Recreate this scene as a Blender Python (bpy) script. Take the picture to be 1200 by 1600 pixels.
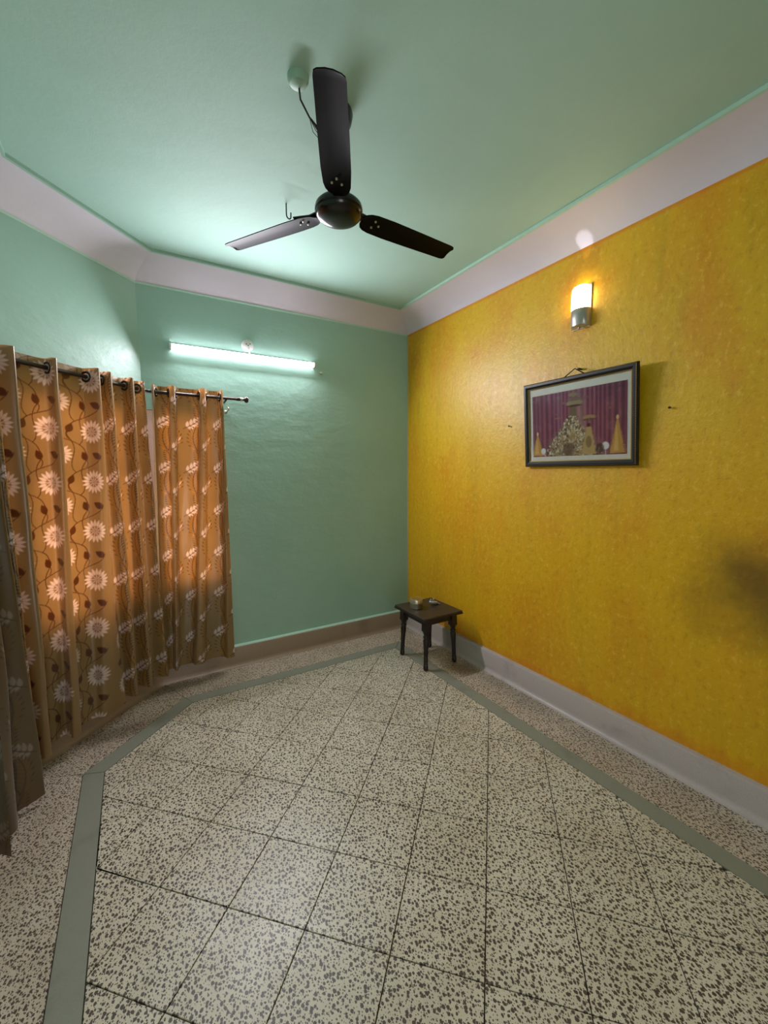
import bpy, bmesh, math, random
import numpy as np
from mathutils import Vector, Matrix
random.seed(7); rng = np.random.default_rng(11)
for o in list(bpy.data.objects): bpy.data.objects.remove(o)
SC = bpy.context.scene
COL = SC.collection
PI = math.pi
# ------------------------------------------------------------------ camera
cam_d = bpy.data.cameras.new('camera'); cam = bpy.data.objects.new('camera', cam_d); COL.objects.link(cam)
cam_d.sensor_fit = 'HORIZONTAL'; cam_d.sensor_width = 36.0; cam_d.lens = 36.0 * 647.12 / 1200.0
cam_d.clip_start = 0.02
def cam_axes(yaw, pitch, roll):
    y, p, r = map(math.radians, (yaw, pitch, roll))
    fw = Vector((math.sin(y)*math.cos(p), math.cos(y)*math.cos(p), math.sin(p)))
    rt = Vector((math.cos(y), -math.sin(y), 0)); up = rt.cross(fw)
    return rt*math.cos(r)+up*math.sin(r), -rt*math.sin(r)+up*math.cos(r), fw
rt, up, fw = cam_axes(31.1927, -5.7458, -0.3687)
m = Matrix((rt, up, -fw)).transposed().to_4x4(); m.translation = (-2.3315, -3.3919, 1.564)
cam.matrix_world = m
SC.camera = cam
# ------------------------------------------------------------------ light levels and colour management
SC.view_settings.view_transform = 'Standard'; SC.view_settings.look = 'None'
SC.view_settings.exposure = 1.6; SC.view_settings.gamma = 1.0
SC.view_settings.use_curve_mapping = False
TUBE_STRENGTH = 8.5; TUBE_WATTS = 12.5; TUBE_COLOR = (0.95, 0.92, 1.0)
SCONCE_STRENGTH = 5.0; SCONCE_COLOR = (1.0, 0.80, 0.46)
SKY_STRENGTH = 1.9
w = bpy.data.worlds.new('overcast_sky'); SC.world = w; w.use_nodes = True
nt = w.node_tree; bgn = nt.nodes['Background']
bgn.inputs['Color'].default_value = (1.0, 0.93, 0.90, 1); bgn.inputs['Strength'].default_value = SKY_STRENGTH

# ------------------------------------------------------------------ room figures (metres)
CT = 2.9835          # ceiling
WT = 2.8476          # top of the painted wall, foot of the cove
INS = 0.2224         # how far the cove reaches out at the ceiling
YR = -4.70           # rear wall behind the camera
C0 = Vector((-2.2394, 0.0, 0)); UA = Vector((-0.7112, -0.7030, 0)); NA = Vector((0.7030, -0.7112, 0))
LA = 1.0228
C1 = C0 + UA*LA
XL = C1.x

def inset_poly(d, rear=True):
    """room outline moved d inwards: right-rear, right-back, back-angled, angled-left, left-rear"""
    b = C0 + NA*d
    p2 = b + UA*((-d - b.y)/UA.y)
    p3 = b + UA*((XL + d - b.x)/UA.x)
    yr = YR + d if rear else YR
    return [Vector((-d, yr, 0)), Vector((-d, -d, 0)), p2, p3, Vector((XL+d, yr, 0))]

# ------------------------------------------------------------------ helpers
def lin(r, g, b):
    f = lambda c: (c/255/12.92) if c/255 <= 0.04045 else ((c/255+0.055)/1.055)**2.4
    return (f(r), f(g), f(b), 1.0)
def link_mesh(name, verts, faces, mat=None, parent=None, smooth=False):
    me = bpy.data.meshes.new(name); me.from_pydata([tuple(v) for v in verts], [], faces); me.update()
    if smooth: me.polygons.foreach_set('use_smooth', [True]*len(me.polygons))
    o = bpy.data.objects.new(name, me); COL.objects.link(o)
    if mat: me.materials.append(mat)
    if parent: o.parent = parent
    return o
def empty(name, loc=(0,0,0)):
    o = bpy.data.objects.new(name, None); COL.objects.link(o); o.location = loc; o.empty_display_size = 0.05
    return o
def tag(o, label=None, cat=None, group=None, kind=None):
    if label: o['label'] = label
    if cat: o['category'] = cat
    if group: o['group'] = group
    if kind: o['kind'] = kind
    return o
class MB:
    def __init__(s): s.v = []; s.f = []
    def add(s, v, f):
        n = len(s.v); s.v += [Vector(p) for p in v]; s.f += [tuple(i+n for i in q) for q in f]
    def box(s, lo, hi):
        x0,y0,z0 = lo; x1,y1,z1 = hi
        s.add([(x0,y0,z0),(x1,y0,z0),(x1,y1,z0),(x0,y1,z0),(x0,y0,z1),(x1,y0,z1),(x1,y1,z1),(x0,y1,z1)],
              [(0,3,2,1),(4,5,6,7),(0,1,5,4),(1,2,6,5),(2,3,7,6),(3,0,4,7)])
    def prism(s, poly, z0, z1, bev=0.0):
        """counter-clockwise plan polygon"""
        n = len(poly)
        rings = [(poly, z0), (poly, z1-bev)]
        if bev: rings.append((shrink(poly, bev), z1))
        else: rings[-1] = (poly, z1)
        v = []
        for pl, z in rings: v += [(p[0], p[1], z) for p in pl]
        f = [tuple(range(n-1, -1, -1))]
        for k in range(len(rings)-1):
            for i in range(n):
                j = (i+1) % n; f.append((k*n+i, k*n+j, (k+1)*n+j, (k+1)*n+i))
        f.append(tuple((len(rings)-1)*n+i for i in range(n)))
        s.add(v, f)
    def lathe(s, prof, n=32, c=(0,0,0), cap=True, axis='z'):
        v = []; f = []
        for r, z in prof:
            for i in range(n):
                a = 2*PI*i/n; p = (r*math.cos(a), r*math.sin(a), z)
                if axis == 'y': p = (p[0], -p[2], p[1])
                if axis == 'x': p = (-p[2], p[0], p[1])
                v.append((c[0]+p[0], c[1]+p[1], c[2]+p[2]))
        for k in range(len(prof)-1):
            for i in range(n):
                j = (i+1) % n; f.append((k*n+i, k*n+j, (k+1)*n+j, (k+1)*n+i))
        if cap:
            f.append(tuple(range(n-1, -1, -1))); f.append(tuple((len(prof)-1)*n+i for i in range(n)))
        s.add(v, f)
    def tube(s, path, r, n=10, cap=True):
        path = [Vector(p) for p in path]; rs = r if isinstance(r, (list, tuple)) else [r]*len(path)
        v = []; f = []; prev = None
        for k, p in enumerate(path):
            t = (path[min(k+1, len(path)-1)] - path[max(k-1, 0)]).normalized()
            if prev is None:
                a = Vector((0,0,1)) if abs(t.z) < 0.9 else Vector((1,0,0)); e1 = t.cross(a).normalized()
            else: e1 = (prev - t*prev.dot(t)).normalized()
            prev = e1; e2 = t.cross(e1)
            for i in range(n):
                q = 2*PI*i/n; v.append(p + (e1*math.cos(q)+e2*math.sin(q))*rs[k])
        for k in range(len(path)-1):
            for i in range(n):
                j = (i+1) % n; f.append((k*n+i, k*n+j, (k+1)*n+j, (k+1)*n+i))
        if cap: f.append(tuple(range(n-1,-1,-1))); f.append(tuple((len(path)-1)*n+i for i in range(n)))
        s.add(v, f)
    def torus(s, c, axis, R, r, n=24, m_=10):
        axis = Vector(axis).normalized(); a = Vector((0,0,1)) if abs(axis.z) < .9 else Vector((1,0,0))
        e1 = axis.cross(a).normalized(); e2 = axis.cross(e1); c = Vector(c)
        v = []; f = []
        for i in range(n):
            q = 2*PI*i/n; d = e1*math.cos(q)+e2*math.sin(q)
            for j in range(m_):
                w_ = 2*PI*j/m_; v.append(c + d*(R+r*math.cos(w_)) + axis*(r*math.sin(w_)))
        for i in range(n):
            for j in range(m_):
                i2 = (i+1) % n; j2 = (j+1) % m_
                f.append((i*m_+j, i2*m_+j, i2*m_+j2, i*m_+j2))
        s.add(v, f)
    def build(s, name, mat=None, parent=None, smooth=False, bevel=0, seg=2, auto=None):
        o = link_mesh(name, s.v, s.f, mat, parent, smooth)
        bm = bmesh.new(); bm.from_mesh(o.data); bmesh.ops.recalc_face_normals(bm, faces=bm.faces)
        if bevel: 
            es = [e for e in bm.edges if len(e.link_faces) == 2 and e.calc_face_angle(0) > 0.5]
            bmesh.ops.bevel(bm, geom=es, offset=bevel, segments=seg, profile=0.6, affect='EDGES')
        if auto is not None:
            for fc in bm.faces: fc.smooth = True
            for e in bm.edges:
                if len(e.link_faces) == 2 and e.calc_face_angle(0) > auto: e.smooth = False
        bm.to_mesh(o.data); bm.free(); return o
def shrink(poly, d):
    """inset a convex counter-clockwise plan polygon"""
    n = len(poly); out = []
    P = [Vector((p[0], p[1])) for p in poly]
    for i in range(n):
        a, b, c = P[i-1], P[i], P[(i+1) % n]
        e1 = (b-a).normalized(); e2 = (c-b).normalized()
        n1 = Vector((-e1.y, e1.x)); n2 = Vector((-e2.y, e2.x))
        k = 1 + n1.dot(n2)
        out.append(b + (n1+n2)*(d/max(k, .15)))
    return out
def clip(poly, a, b):
    """keep the part of poly on the left of a->b"""
    out = []; e = b - a
    side = lambda p: e.x*(p.y-a.y) - e.y*(p.x-a.x)
    for i in range(len(poly)):
        p, q = poly[i], poly[(i+1) % len(poly)]; sp, sq = side(p), side(q)
        if sp >= 0: out.append(p)
        if (sp >= 0) != (sq >= 0): out.append(p + (q-p)*(sp/(sp-sq)))
    return out
def area(poly):
    return .5*sum(poly[i].x*poly[(i+1) % len(poly)].y - poly[(i+1) % len(poly)].x*poly[i].y for i in range(len(poly)))

# ------------------------------------------------------------------ node helpers
class N:
    def __init__(s, name, rough=0.5, spec=0.5, metal=0.0):
        s.m = bpy.data.materials.new(name); s.m.use_nodes = True; s.t = s.m.node_tree
        s.b = s.t.nodes['Principled BSDF']; s.out = s.t.nodes['Material Output']
        s.b.inputs['Roughness'].default_value = rough; s.b.inputs['Specular IOR Level'].default_value = spec
        s.b.inputs['Metallic'].default_value = metal
    def n(s, typ, **kw):
        x = s.t.nodes.new(typ)
        for k, v in kw.items():
            if k in x.inputs: s.set(x.inputs[k], v)
            else: setattr(x, k, v)
        return x
    def set(s, inp, v):
        if isinstance(v, bpy.types.NodeSocket): s.t.links.new(v, inp)
        else: inp.default_value = v
    def math(s, op, a, b=0.0, clamp=False):
        x = s.t.nodes.new('ShaderNodeMath'); x.operation = op; x.use_clamp = clamp
        s.set(x.inputs[0], a); s.set(x.inputs[1], b); return x.outputs[0]
    def ramp(s, fac, lo, hi):
        x = s.t.nodes.new('ShaderNodeMapRange'); s.set(x.inputs['Value'], fac)
        x.inputs['From Min'].default_value = lo; x.inputs['From Max'].default_value = hi
        x.interpolation_type = 'SMOOTHSTEP'; return x.outputs[0]
    def mix(s, fac, a, b):
        x = s.t.nodes.new('ShaderNodeMix'); x.data_type = 'RGBA'
        s.set(x.inputs[0], fac); s.set(x.inputs[6], a); s.set(x.inputs[7], b); return x.outputs[2]
    def pos(s): return s.n('ShaderNodeNewGeometry').outputs['Position']
    def mapping(s, vec, scale=(1,1,1), loc=(0,0,0), rot=(0,0,0)):
        x = s.n('ShaderNodeMapping'); s.t.links.new(vec, x.inputs['Vector'])
        x.inputs['Scale'].default_value = scale; x.inputs['Location'].default_value = loc; x.inputs['Rotation'].default_value = rot
        return x.outputs[0]
    def noise(s, vec, scale, detail=3, rough=.5, color=False):
        x = s.n('ShaderNodeTexNoise'); s.t.links.new(vec, x.inputs['Vector'])
        x.inputs['Scale'].default_value = scale; x.inputs['Detail'].default_value = detail; x.inputs['Roughness'].default_value = rough
        return x.outputs['Color' if color else 'Fac']
    def bump(s, h, strength=.3, dist=.01):
        x = s.n('ShaderNodeBump'); s.t.links.new(h, x.inputs['Height'])
        x.inputs['Strength'].default_value = strength; x.inputs['Distance'].default_value = dist
        s.t.links.new(x.outputs[0], s.b.inputs['Normal']); return x
    def color(s, c): s.set(s.b.inputs['Base Color'], c); return s
def plain(name, c, rough=.5, metal=0.0, spec=.5, var=.12, scale=30, bump=0.0):
    k = N(name, rough, spec, metal); ps = k.pos(); nz = k.noise(ps, scale, 4)
    d = tuple(x*(1-var) for x in c[:3])+(1,); e = tuple(min(1, x*(1+var)) for x in c[:3])+(1,)
    k.color(k.mix(nz, d, e))
    if bump: k.bump(k.noise(ps, scale*4, 3), bump, .002)
    return k.m

# --- plaster paints
def plaster(name, c1, c2, rough=.6, spec=.3, bump=.25):
    k = N(name, rough, spec); ps = k.pos()
    big = k.ramp(k.noise(ps, 1.6, 4), .3, .7); fine = k.noise(ps, 45, 3)
    c = k.mix(big, c1, c2); dk = tuple(x*.9 for x in c2[:3])+(1,)
    k.color(k.mix(k.math('MULTIPLY', fine, .35), c, dk))
    trowel = k.noise(k.mapping(ps, (1, 1, 1.6)), 7, 5, .55); grain = k.noise(ps, 160, 2)
    h = k.math('ADD', trowel, k.math('MULTIPLY', grain, .06))
    k.bump(h, bump, .03); return k.m
M_GREEN = plaster('mint_wall_paint', lin(150,188,173), lin(158,196,181), .42, .45, .15)
M_CEIL = plaster('mint_ceiling_paint', lin(166,202,190), lin(174,209,197), .65, .25, .12)
M_COVE = plaster('lilac_white_paint', lin(206,200,212), lin(216,210,221), .6, .25, .12)
M_MINT_EDGE = plain('mint_edge_paint', lin(176,212,194), .5, var=.08)
M_DRAB = plaster('rear_wall_paint', lin(150,175,155), lin(160,182,165), .6, .3, .15)

def yellow_wall():
    k = N('mottled_yellow_paint', .40, .55); ps = k.pos()
    sep = k.n('ShaderNodeSeparateXYZ'); k.t.links.new(ps, sep.inputs[0]); Y, Z = sep.outputs[1], sep.outputs[2]
    blotch = k.noise(k.mapping(ps, (1, 1.3, .8)), 1.7, 5, .6)
    streak = k.noise(k.mapping(ps, (1, 3.2, .45)), 2.2, 4, .6)
    fleck = k.noise(k.mapping(ps, (1, 1, .75)), 34, 5, .68)
    spots = k.noise(k.mapping(ps, (1,1,1)), 26, 5, .7)
    yel, org, olive, pale = lin(216,172,8), lin(212,144,6), lin(186,152,14), lin(224,192,76)
    c = k.mix(k.ramp(blotch, .42, .72), yel, org)
    c = k.mix(k.math('MULTIPLY', k.ramp(streak, .48, .75), .65), c, olive)
    low = k.ramp(k.math('ADD', Z, k.math('MULTIPLY', k.math('SUBTRACT', blotch, .5), .9)), 1.95, 1.45)   # lower coat is more orange
    c = k.mix(k.math('MULTIPLY', low, .36), c, lin(222,160,6))
    c = k.mix(k.math('MULTIPLY', k.ramp(spots, .56, .72), .30), c, pale)
    c = k.mix(k.math('MULTIPLY', k.ramp(fleck, .54, .66), .55), c, lin(232,190,64))
    c = k.mix(k.math('MULTIPLY', k.ramp(fleck, .46, .34), .32), c, lin(172,116,4))
    # orange bleed along the top edge and patches above the skirting
    edge = k.math('MAXIMUM', k.ramp(Z, WT-.030, WT-.004), k.math('MULTIPLY', k.ramp(k.math('SUBTRACT', Z, k.math('MULTIPLY', streak, .22)), .13, .04), .7))
    c = k.mix(k.math('MULTIPLY', edge, .65), c, lin(212,120,4))
    # soft dark brown patch with an uneven edge
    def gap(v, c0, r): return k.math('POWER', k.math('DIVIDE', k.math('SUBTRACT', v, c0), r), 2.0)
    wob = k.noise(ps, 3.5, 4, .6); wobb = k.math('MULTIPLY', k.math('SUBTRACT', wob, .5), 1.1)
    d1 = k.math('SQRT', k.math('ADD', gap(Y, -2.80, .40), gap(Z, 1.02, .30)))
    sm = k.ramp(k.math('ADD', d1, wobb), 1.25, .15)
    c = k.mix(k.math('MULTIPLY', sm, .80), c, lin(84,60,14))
    k.color(c)
    h = k.math('ADD', k.math('MULTIPLY', fleck, .5), k.math('ADD', k.math('MULTIPLY', spots, .7), k.math('MULTIPLY', blotch, .8)))
    k.bump(h, .35, .008)
    k.set(k.b.inputs['Roughness'], k.math('ADD', .30, k.math('MULTIPLY', spots, .25)))
    return k.m
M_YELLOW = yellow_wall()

def terrazzo(name, base1, base2, chip, sc=70, per_object=True, mark=False, thr=(.14,.43)):
    k = N(name, .30, .38); ps = k.pos()
    v = ps
    if per_object:
        oi = k.n('ShaderNodeObjectInfo'); ad = k.n('ShaderNodeVectorMath'); ad.operation = 'ADD'
        cx = k.n('ShaderNodeCombineXYZ'); k.set(cx.inputs[0], k.math('MULTIPLY', oi.outputs['Random'], 37.0)); k.set(cx.inputs[1], k.math('MULTIPLY', oi.outputs['Random'], 11.0))
        k.t.links.new(ps, ad.inputs[0]); k.t.links.new(cx.outputs[0], ad.inputs[1]); v = ad.outputs[0]
    def warp(vec, s, amt):
        nz = k.noise(vec, s, 2, .5, True); su = k.n('ShaderNodeVectorMath'); su.operation = 'MULTIPLY_ADD'
        k.t.links.new(nz, su.inputs[0]); su.inputs[1].default_value = (amt, amt, 0); k.t.links.new(vec, su.inputs[2]); return su.outputs[0]
    def chips(s, lo, hi, rot, str_):
        wv = k.mapping(warp(v, s*1.1, .55/s), (str_, 1/str_, 1), (0,0,0), (0,0,rot))
        vo = k.n('ShaderNodeTexVoronoi'); vo.voronoi_dimensions = '2D'; vo.inputs['Scale'].default_value = s
        k.t.links.new(wv, vo.inputs['Vector'])
        sp = k.n('ShaderNodeSeparateColor'); k.t.links.new(vo.outputs['Color'], sp.inputs[0])
        t = k.math('ADD', lo, k.math('MULTIPLY', sp.outputs[0], hi-lo))
        mk = k.ramp(k.math('SUBTRACT', t, vo.outputs['Distance']), -.03, .05)
        return mk, sp.outputs[1]
    m1, r1 = chips(sc, thr[0], thr[1], .5, 1.12); m2, r2 = chips(sc*1.75, .0, .36, -.9, 1.15)
    mk = k.math('MAXIMUM', m1, k.math('MULTIPLY', m2, .9))
    cloud = k.ramp(k.noise(ps, 2.6, 4, .6), .35, .7)
    b = k.mix(cloud, base1, base2)
    b = k.mix(k.math('MULTIPLY', k.ramp(k.noise(ps, 7, 5, .65), .55, .75), .35), b, tuple(x*.62 for x in base2[:3])+(1,))
    ch = k.mix(r1, chip, tuple(x*1.9 for x in chip[:3])+(1,))
    c = k.mix(k.math('MULTIPLY', mk, .92), b, ch)
    if mark:
        sep = k.n('ShaderNodeSeparateXYZ'); k.t.links.new(ps, sep.inputs[0])
        nz = k.math('MULTIPLY', k.math('SUBTRACT', k.noise(ps, 9, 4, .6), .5), 1.2)
        def spot(x, y, rx, ry, amt, c, col):
            d = k.math('SQRT', k.math('ADD', k.math('POWER', k.math('DIVIDE', k.math('SUBTRACT', sep.outputs[0], x), rx), 2.0), k.math('POWER', k.math('DIVIDE', k.math('SUBTRACT', sep.outputs[1], y), ry), 2.0)))
            return k.mix(k.math('MULTIPLY', k.ramp(k.math('ADD', d, nz), 1.2, .3), amt), c, col)
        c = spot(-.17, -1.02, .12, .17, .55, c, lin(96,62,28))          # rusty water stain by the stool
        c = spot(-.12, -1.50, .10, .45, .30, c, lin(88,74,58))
        c = spot(-2.55, -.55, .50, .10, .45, c, lin(70,56,34))  # dark brown floor patch under the angled-wall curtains
        c = spot(-2.2, -.14, .45, .09, .45, c, lin(74,60,38))  # dark brown floor patch under the curtains at the back corner
    k.color(c)
    k.set(k.b.inputs['Roughness'], k.math('ADD', .26, k.math('MULTIPLY', k.noise(ps, 6, 4), .22)))
    k.bump(k.noise(ps, 30, 3), .05, .003)
    return k.m
M_TILE = terrazzo('terrazzo_tile', lin(214,207,188), lin(200,191,170), lin(44,31,26))
M_SLAB = terrazzo('terrazzo_border_slab', lin(206,193,176), lin(184,170,150), lin(52,38,30), 80, False, True)
M_GROUT = plain('dark_grout', lin(46,42,36), .8)
def stonefine(name, c1, c2, sc=180, rough=.4):
    k = N(name, rough, .4); ps = k.pos()
    c = k.mix(k.noise(ps, sc, 3, .7), c1, c2)
    c = k.mix(k.math('MULTIPLY', k.ramp(k.noise(ps, 5, 5, .6), .5, .75), .4), c, tuple(x*.6 for x in c1[:3])+(1,))
    k.color(c); k.bump(k.noise(ps, sc, 2), .08, .002); return k.m
M_STRIP = stonefine('grey_green_strip', lin(128,132,119), lin(146,148,136), 150, .42)
M_SKIRT_SHADED = stonefine('shaded_terrazzo_skirting', lin(126,108,88), lin(156,138,118), 140, .42)  # same skirting tinted browner for the shade on the other walls
M_SKIRT = stonefine('grey_terrazzo_skirting', lin(166,154,149), lin(194,184,180), 140, .38)

M_BLACK = plain('dark_brown_enamel', lin(22,15,14), .22, 0, .5, .15, 20)
M_BLADE = plain('dark_brown_blade_enamel', lin(14,9,8), .50, 0, .06, .15, 12)
M_ROD = plain('dark_bronze_rod', lin(52,40,34), .32, .4, .5)
M_STEEL = plain('brushed_steel', lin(205,198,182), .38, 1.0)
M_BRASS = plain('brass_lid', lin(205,180,120), .35, 1.0)
M_WHITE = plain('white_plastic', lin(225,225,222), .4, var=.03)
M_SILVER = plain('silver_grey_metal', lin(190,186,180), .35, .75)
M_WOOD = None
def wood(name, c1, c2, rough=.35):
    k = N(name, rough, .5); ps = k.pos()
    g = k.noise(k.mapping(ps, (6, 40, 40)), 3, 5, .6)
    k.color(k.mix(k.ramp(g, .3, .7), c1, c2)); k.bump(g, .12, .003); return k.m
M_WOOD = wood('dark_stained_wood', lin(20,10,9), lin(32,18,14), .34)
M_WOODTOP = wood('dark_table_top_wood', lin(44,36,31), lin(62,51,43), .42)
M_FRAME = wood('black_picture_frame', lin(12,9,8), lin(22,16,13), .42)
M_GOLD = plain('gilt_beading', lin(176,140,80), .35, .8)
M_WIRE = plain('dark_wire', lin(24,28,26), .5)
M_NAIL = plain('rusty_nail', lin(58,40,24), .6, .5)
M_PAINTWOOD = plain('pink_white_window_paint', lin(228,196,192), .5, var=.05)
def emis(name, col, strength):
    k = N(name, .4, .3); k.color(tuple(col)+(1,))
    k.b.inputs['Emission Color'].default_value = tuple(col)+(1,); k.b.inputs['Emission Strength'].default_value = strength; return k.m
M_TUBE = emis('lit_tube_diffuser', TUBE_COLOR, TUBE_STRENGTH)
M_SHADE = emis('lit_frosted_glass', SCONCE_COLOR, SCONCE_STRENGTH)
def glass():
    k = N('window_glass', .02, .5); tr = k.n('ShaderNodeBsdfTransparent'); gl = k.n('ShaderNodeBsdfGlossy'); gl.inputs['Roughness'].default_value = .03
    lw = k.n('ShaderNodeLayerWeight'); fr = k.math('ADD', .04, k.math('MULTIPLY', .9, k.math('POWER', lw.outputs['Facing'], 5.0))); mx = k.n('ShaderNodeMixShader')
    tr.inputs['Color'].default_value = (.93,.95,.94,1)
    k.t.links.new(fr, mx.inputs[0]); k.t.links.new(tr.outputs[0], mx.inputs[1]); k.t.links.new(gl.outputs[0], mx.inputs[2])
    k.t.links.new(mx.outputs[0], k.out.inputs['Surface']); return k.m
M_GLASS = glass()

# ------------------------------------------------------------------ floor: grout bed, tiles, strip, border slabs
outline = [Vector((0.0, YR, 0)), Vector((0.0, 0.0, 0)), C0.copy(), C1.copy(), Vector((XL, YR, 0))]
D1, D2 = 0.3277, 0.4237
mb = MB(); mb.prism([Vector((p.x, p.y)) for p in outline], -.12, -.006)
floor = mb.build('floor', M_GROUT); tag(floor, 'speckled terrazzo tile floor laid diagonally inside a grey green border strip', kind='structure')
inner = [Vector((p.x, p.y)) for p in inset_poly(D2)]
TS = 0.3; ta = math.radians(-45.766); e1 = Vector((math.cos(ta), math.sin(ta)))*TS; e2 = Vector((-e1.y, e1.x))
T0 = Vector((-1.2813, -2.3819)); g = 0.0019
full_me = None
def poly_len_ok(pl): return len(pl) >= 3 and area(pl) > 0.0006
for i in range(-14, 15):
    for j in range(-14, 15):
        o_ = T0 + e1*i + e2*j
        sq = [o_, o_+e1, o_+e1+e2, o_+e2]
        pl = sq
        for q in range(len(inner)):
            if len(pl) >= 3: pl = clip(pl, inner[q], inner[(q+1) % len(inner)])
        if not poly_len_ok(pl): continue
        cl = []
        for p in pl:
            if not cl or (p-cl[-1]).length > 1e-4: cl.append(p)
        if (cl[0]-cl[-1]).length < 1e-4: cl.pop()
        if len(cl) < 3: continue
        isfull = len(cl) == 4 and abs(area(cl) - TS*TS) < 1e-6
        c = sum(cl, Vector((0,0)))/len(cl)
        loc = [p-c for p in cl]
        dz = random.uniform(-.0006, .0004)
        if isfull and full_me is not None:
            ob = bpy.data.objects.new('tile', full_me); COL.objects.link(ob)
        else:
            mb = MB(); mb.prism(shrink(loc, g), -.012, 0.0, .0012); ob = mb.build('tile', M_TILE)
            if isfull: full_me = ob.data
        ob.location = (c.x, c.y, dz); ob.parent = floor
def band(dA, dB, name, mat, gap_, z):
    A = inset_poly(dA); B = inset_poly(dB); n = len(A)
    for q in range(n):
        r = (q+1) % n
        pl = [Vector((A[q].x, A[q].y)), Vector((A[r].x, A[r].y)), Vector((B[r].x, B[r].y)), Vector((B[q].x, B[q].y))]
        if area(pl) < 0: pl.reverse()
        mb = MB(); mb.prism(shrink(pl, gap_), -.012, z, .001); mb.build(name, mat, floor)
band(0.0, D1, 'border_slab', M_SLAB, .0014, 0.0)
band(D1, D2, 'border_strip', M_STRIP, .0014, 0.0003)

# ------------------------------------------------------------------ walls, ceiling, cove, skirting
def struct(o, name=None, label=None):
    o['kind'] = 'structure'
    if label: o['label'] = label
    return o
def wall(name, a, b, outn, th, mat, hole=None, z1=CT+.02, label=None):
    """wall from plan point a to b, thickness outwards, with an optional opening (u0,u1,z0,z1)"""
    a = Vector(a); b = Vector(b); L = (b-a).length; e = (b-a)/L; outn = Vector(outn)
    mb = MB()
    def blk(u0, u1, za, zb):
        p = [a+e*u0, a+e*u1, a+e*u1+outn*th, a+e*u0+outn*th]
        v = [(q.x, q.y, za) for q in p]+[(q.x, q.y, zb) for q in p]
        mb.add(v, [(0,3,2,1),(4,5,6,7),(0,1,5,4),(1,2,6,5),(2,3,7,6),(3,0,4,7)])
    if hole:
        u0,u1,za,zb = hole
        blk(0, u0, -.1, z1); blk(u1, L, -.1, z1); blk(u0, u1, -.1, za); blk(u0, u1, zb, z1)
    else: blk(0, L, -.1, z1)
    return struct(mb.build(name, mat), label=label)
WIN_Z = (0.70, 2.0)
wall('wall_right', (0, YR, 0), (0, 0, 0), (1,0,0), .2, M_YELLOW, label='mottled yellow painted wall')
wall('wall_back', (0, 0, 0), C0, (0,1,0), .2, M_GREEN, (1.745, 2.222, *WIN_Z), label='mint green wall carrying the tube light')
wall('wall_angled', C0, C1, -NA, .2, M_GREEN, (.10, .885, *WIN_Z), label='angled mint green wall behind the flowered curtains')
wall('wall_left', C1, (XL, YR, 0), (-1,0,0), .2, M_GREEN, label='mint green left wall')
wall('wall_front', (XL, YR, 0), (0, YR, 0), (0,-1,0), .2, M_DRAB, (.25, .95, -.004, 2.05), label='plain wall behind the camera with an added fill-light opening')  # opening added in the unseen rear wall to let in fill daylight
mb = MB(); mb.prism([Vector((p.x, p.y)) for p in [Vector((.2,YR-.2,0)), Vector((.2,.2,0)), Vector((-2.35,.2,0)), Vector((XL-.2,-.6,0)), Vector((XL-.2,YR-.2,0))]], CT, CT+.15)
struct(mb.build('ceiling', M_CEIL), label='mint green ceiling')
# cove: concave band from wall top to ceiling, one piece per wall; then a mint bead against the ceiling
def sweep(profile, name, mat, k, label=None, smooth=True):
    """profile: list of (inset, z); k: outline edge index (0 right, 1 back, 2 angled, 3 left)"""
    rows = []
    for d, z in profile:
        P = inset_poly(d, rear=False); a, b = P[k], P[k+1]
        rows.append(((a.x, a.y, z), (b.x, b.y, z)))
    v = [p for r in rows for p in r]; n = len(rows)
    f = [(2*i, 2*i+1, 2*((i+1) % n)+1, 2*((i+1) % n)) for i in range(n)]
    f += [tuple(2*i for i in range(n)), tuple(2*i+1 for i in range(n))]
    mb = MB(); mb.add(v, f); o = mb.build(name, mat, auto=.6 if smooth else None)
    return struct(o, label=label)
cove = [(.0, WT)]
NS = 10
for i in range(1, NS+1):
    t = i/NS; a = t*PI/2
    # blend of a straight chamfer and a shallow quarter round
    xs, zs = t*INS, WT + t*(CT-.018-WT)
    xr, zr = (1-math.cos(a))*INS, WT + math.sin(a)*(CT-.018-WT)
    cove.append((xs*.45+xr*.55, zs*.45+zr*.55))
cove += [(INS, CT), (0, CT)]
names = ['right', 'back', 'angled', 'left']
for k in range(4):
    sweep(cove, 'trim_%d' % (k+1), M_COVE, k, 'lilac white cove along the %s wall' % names[k])
    sweep([(INS-.001, CT-.019), (INS+.012, CT-.017), (INS+.012, CT), (INS-.001, CT)], 'trim_%d' % (k+5), M_MINT_EDGE if k == 0 else M_GREEN, k, 'mint bead between %s cove and ceiling' % names[k])  # right bead painted paler as if lit, the others darker as if in shade
    sk = [(0, -.004), (.066, -.004), (.066, .001), (.056, .003), (.046, .009), (.039, .018), (.036, .032), (.034, .145), (.030, .153), (.024, .156), (0, .156)]
    sweep(sk, 'baseboard_%s' % names[k], M_SKIRT if k == 0 else M_SKIRT_SHADED, k, 'grey terrazzo skirting along the %s wall' % names[k])
for k in (1, 2, 3):
    sweep([(0, .156), (.026, .156), (.022, .163), (0, .167)], 'trim_%d' % (8+k), M_MINT_EDGE, k, 'pale mint paint line on the %s skirting' % names[k])
    sweep([(0, WT-.010), (.004, WT-.010), (.007, WT+.001), (0, WT+.001)], 'trim_%d' % (11+k), M_MINT_EDGE, k, 'pale mint lip under the %s cove' % names[k])
mb = MB(); mb.box((-.006, -.007, .156), (.001, .001, WT))
struct(mb.build('trim_15', plain('bare_corner_plaster', lin(190,180,140), .6)), label='bare plaster line in the corner of green and yellow walls')

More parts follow.
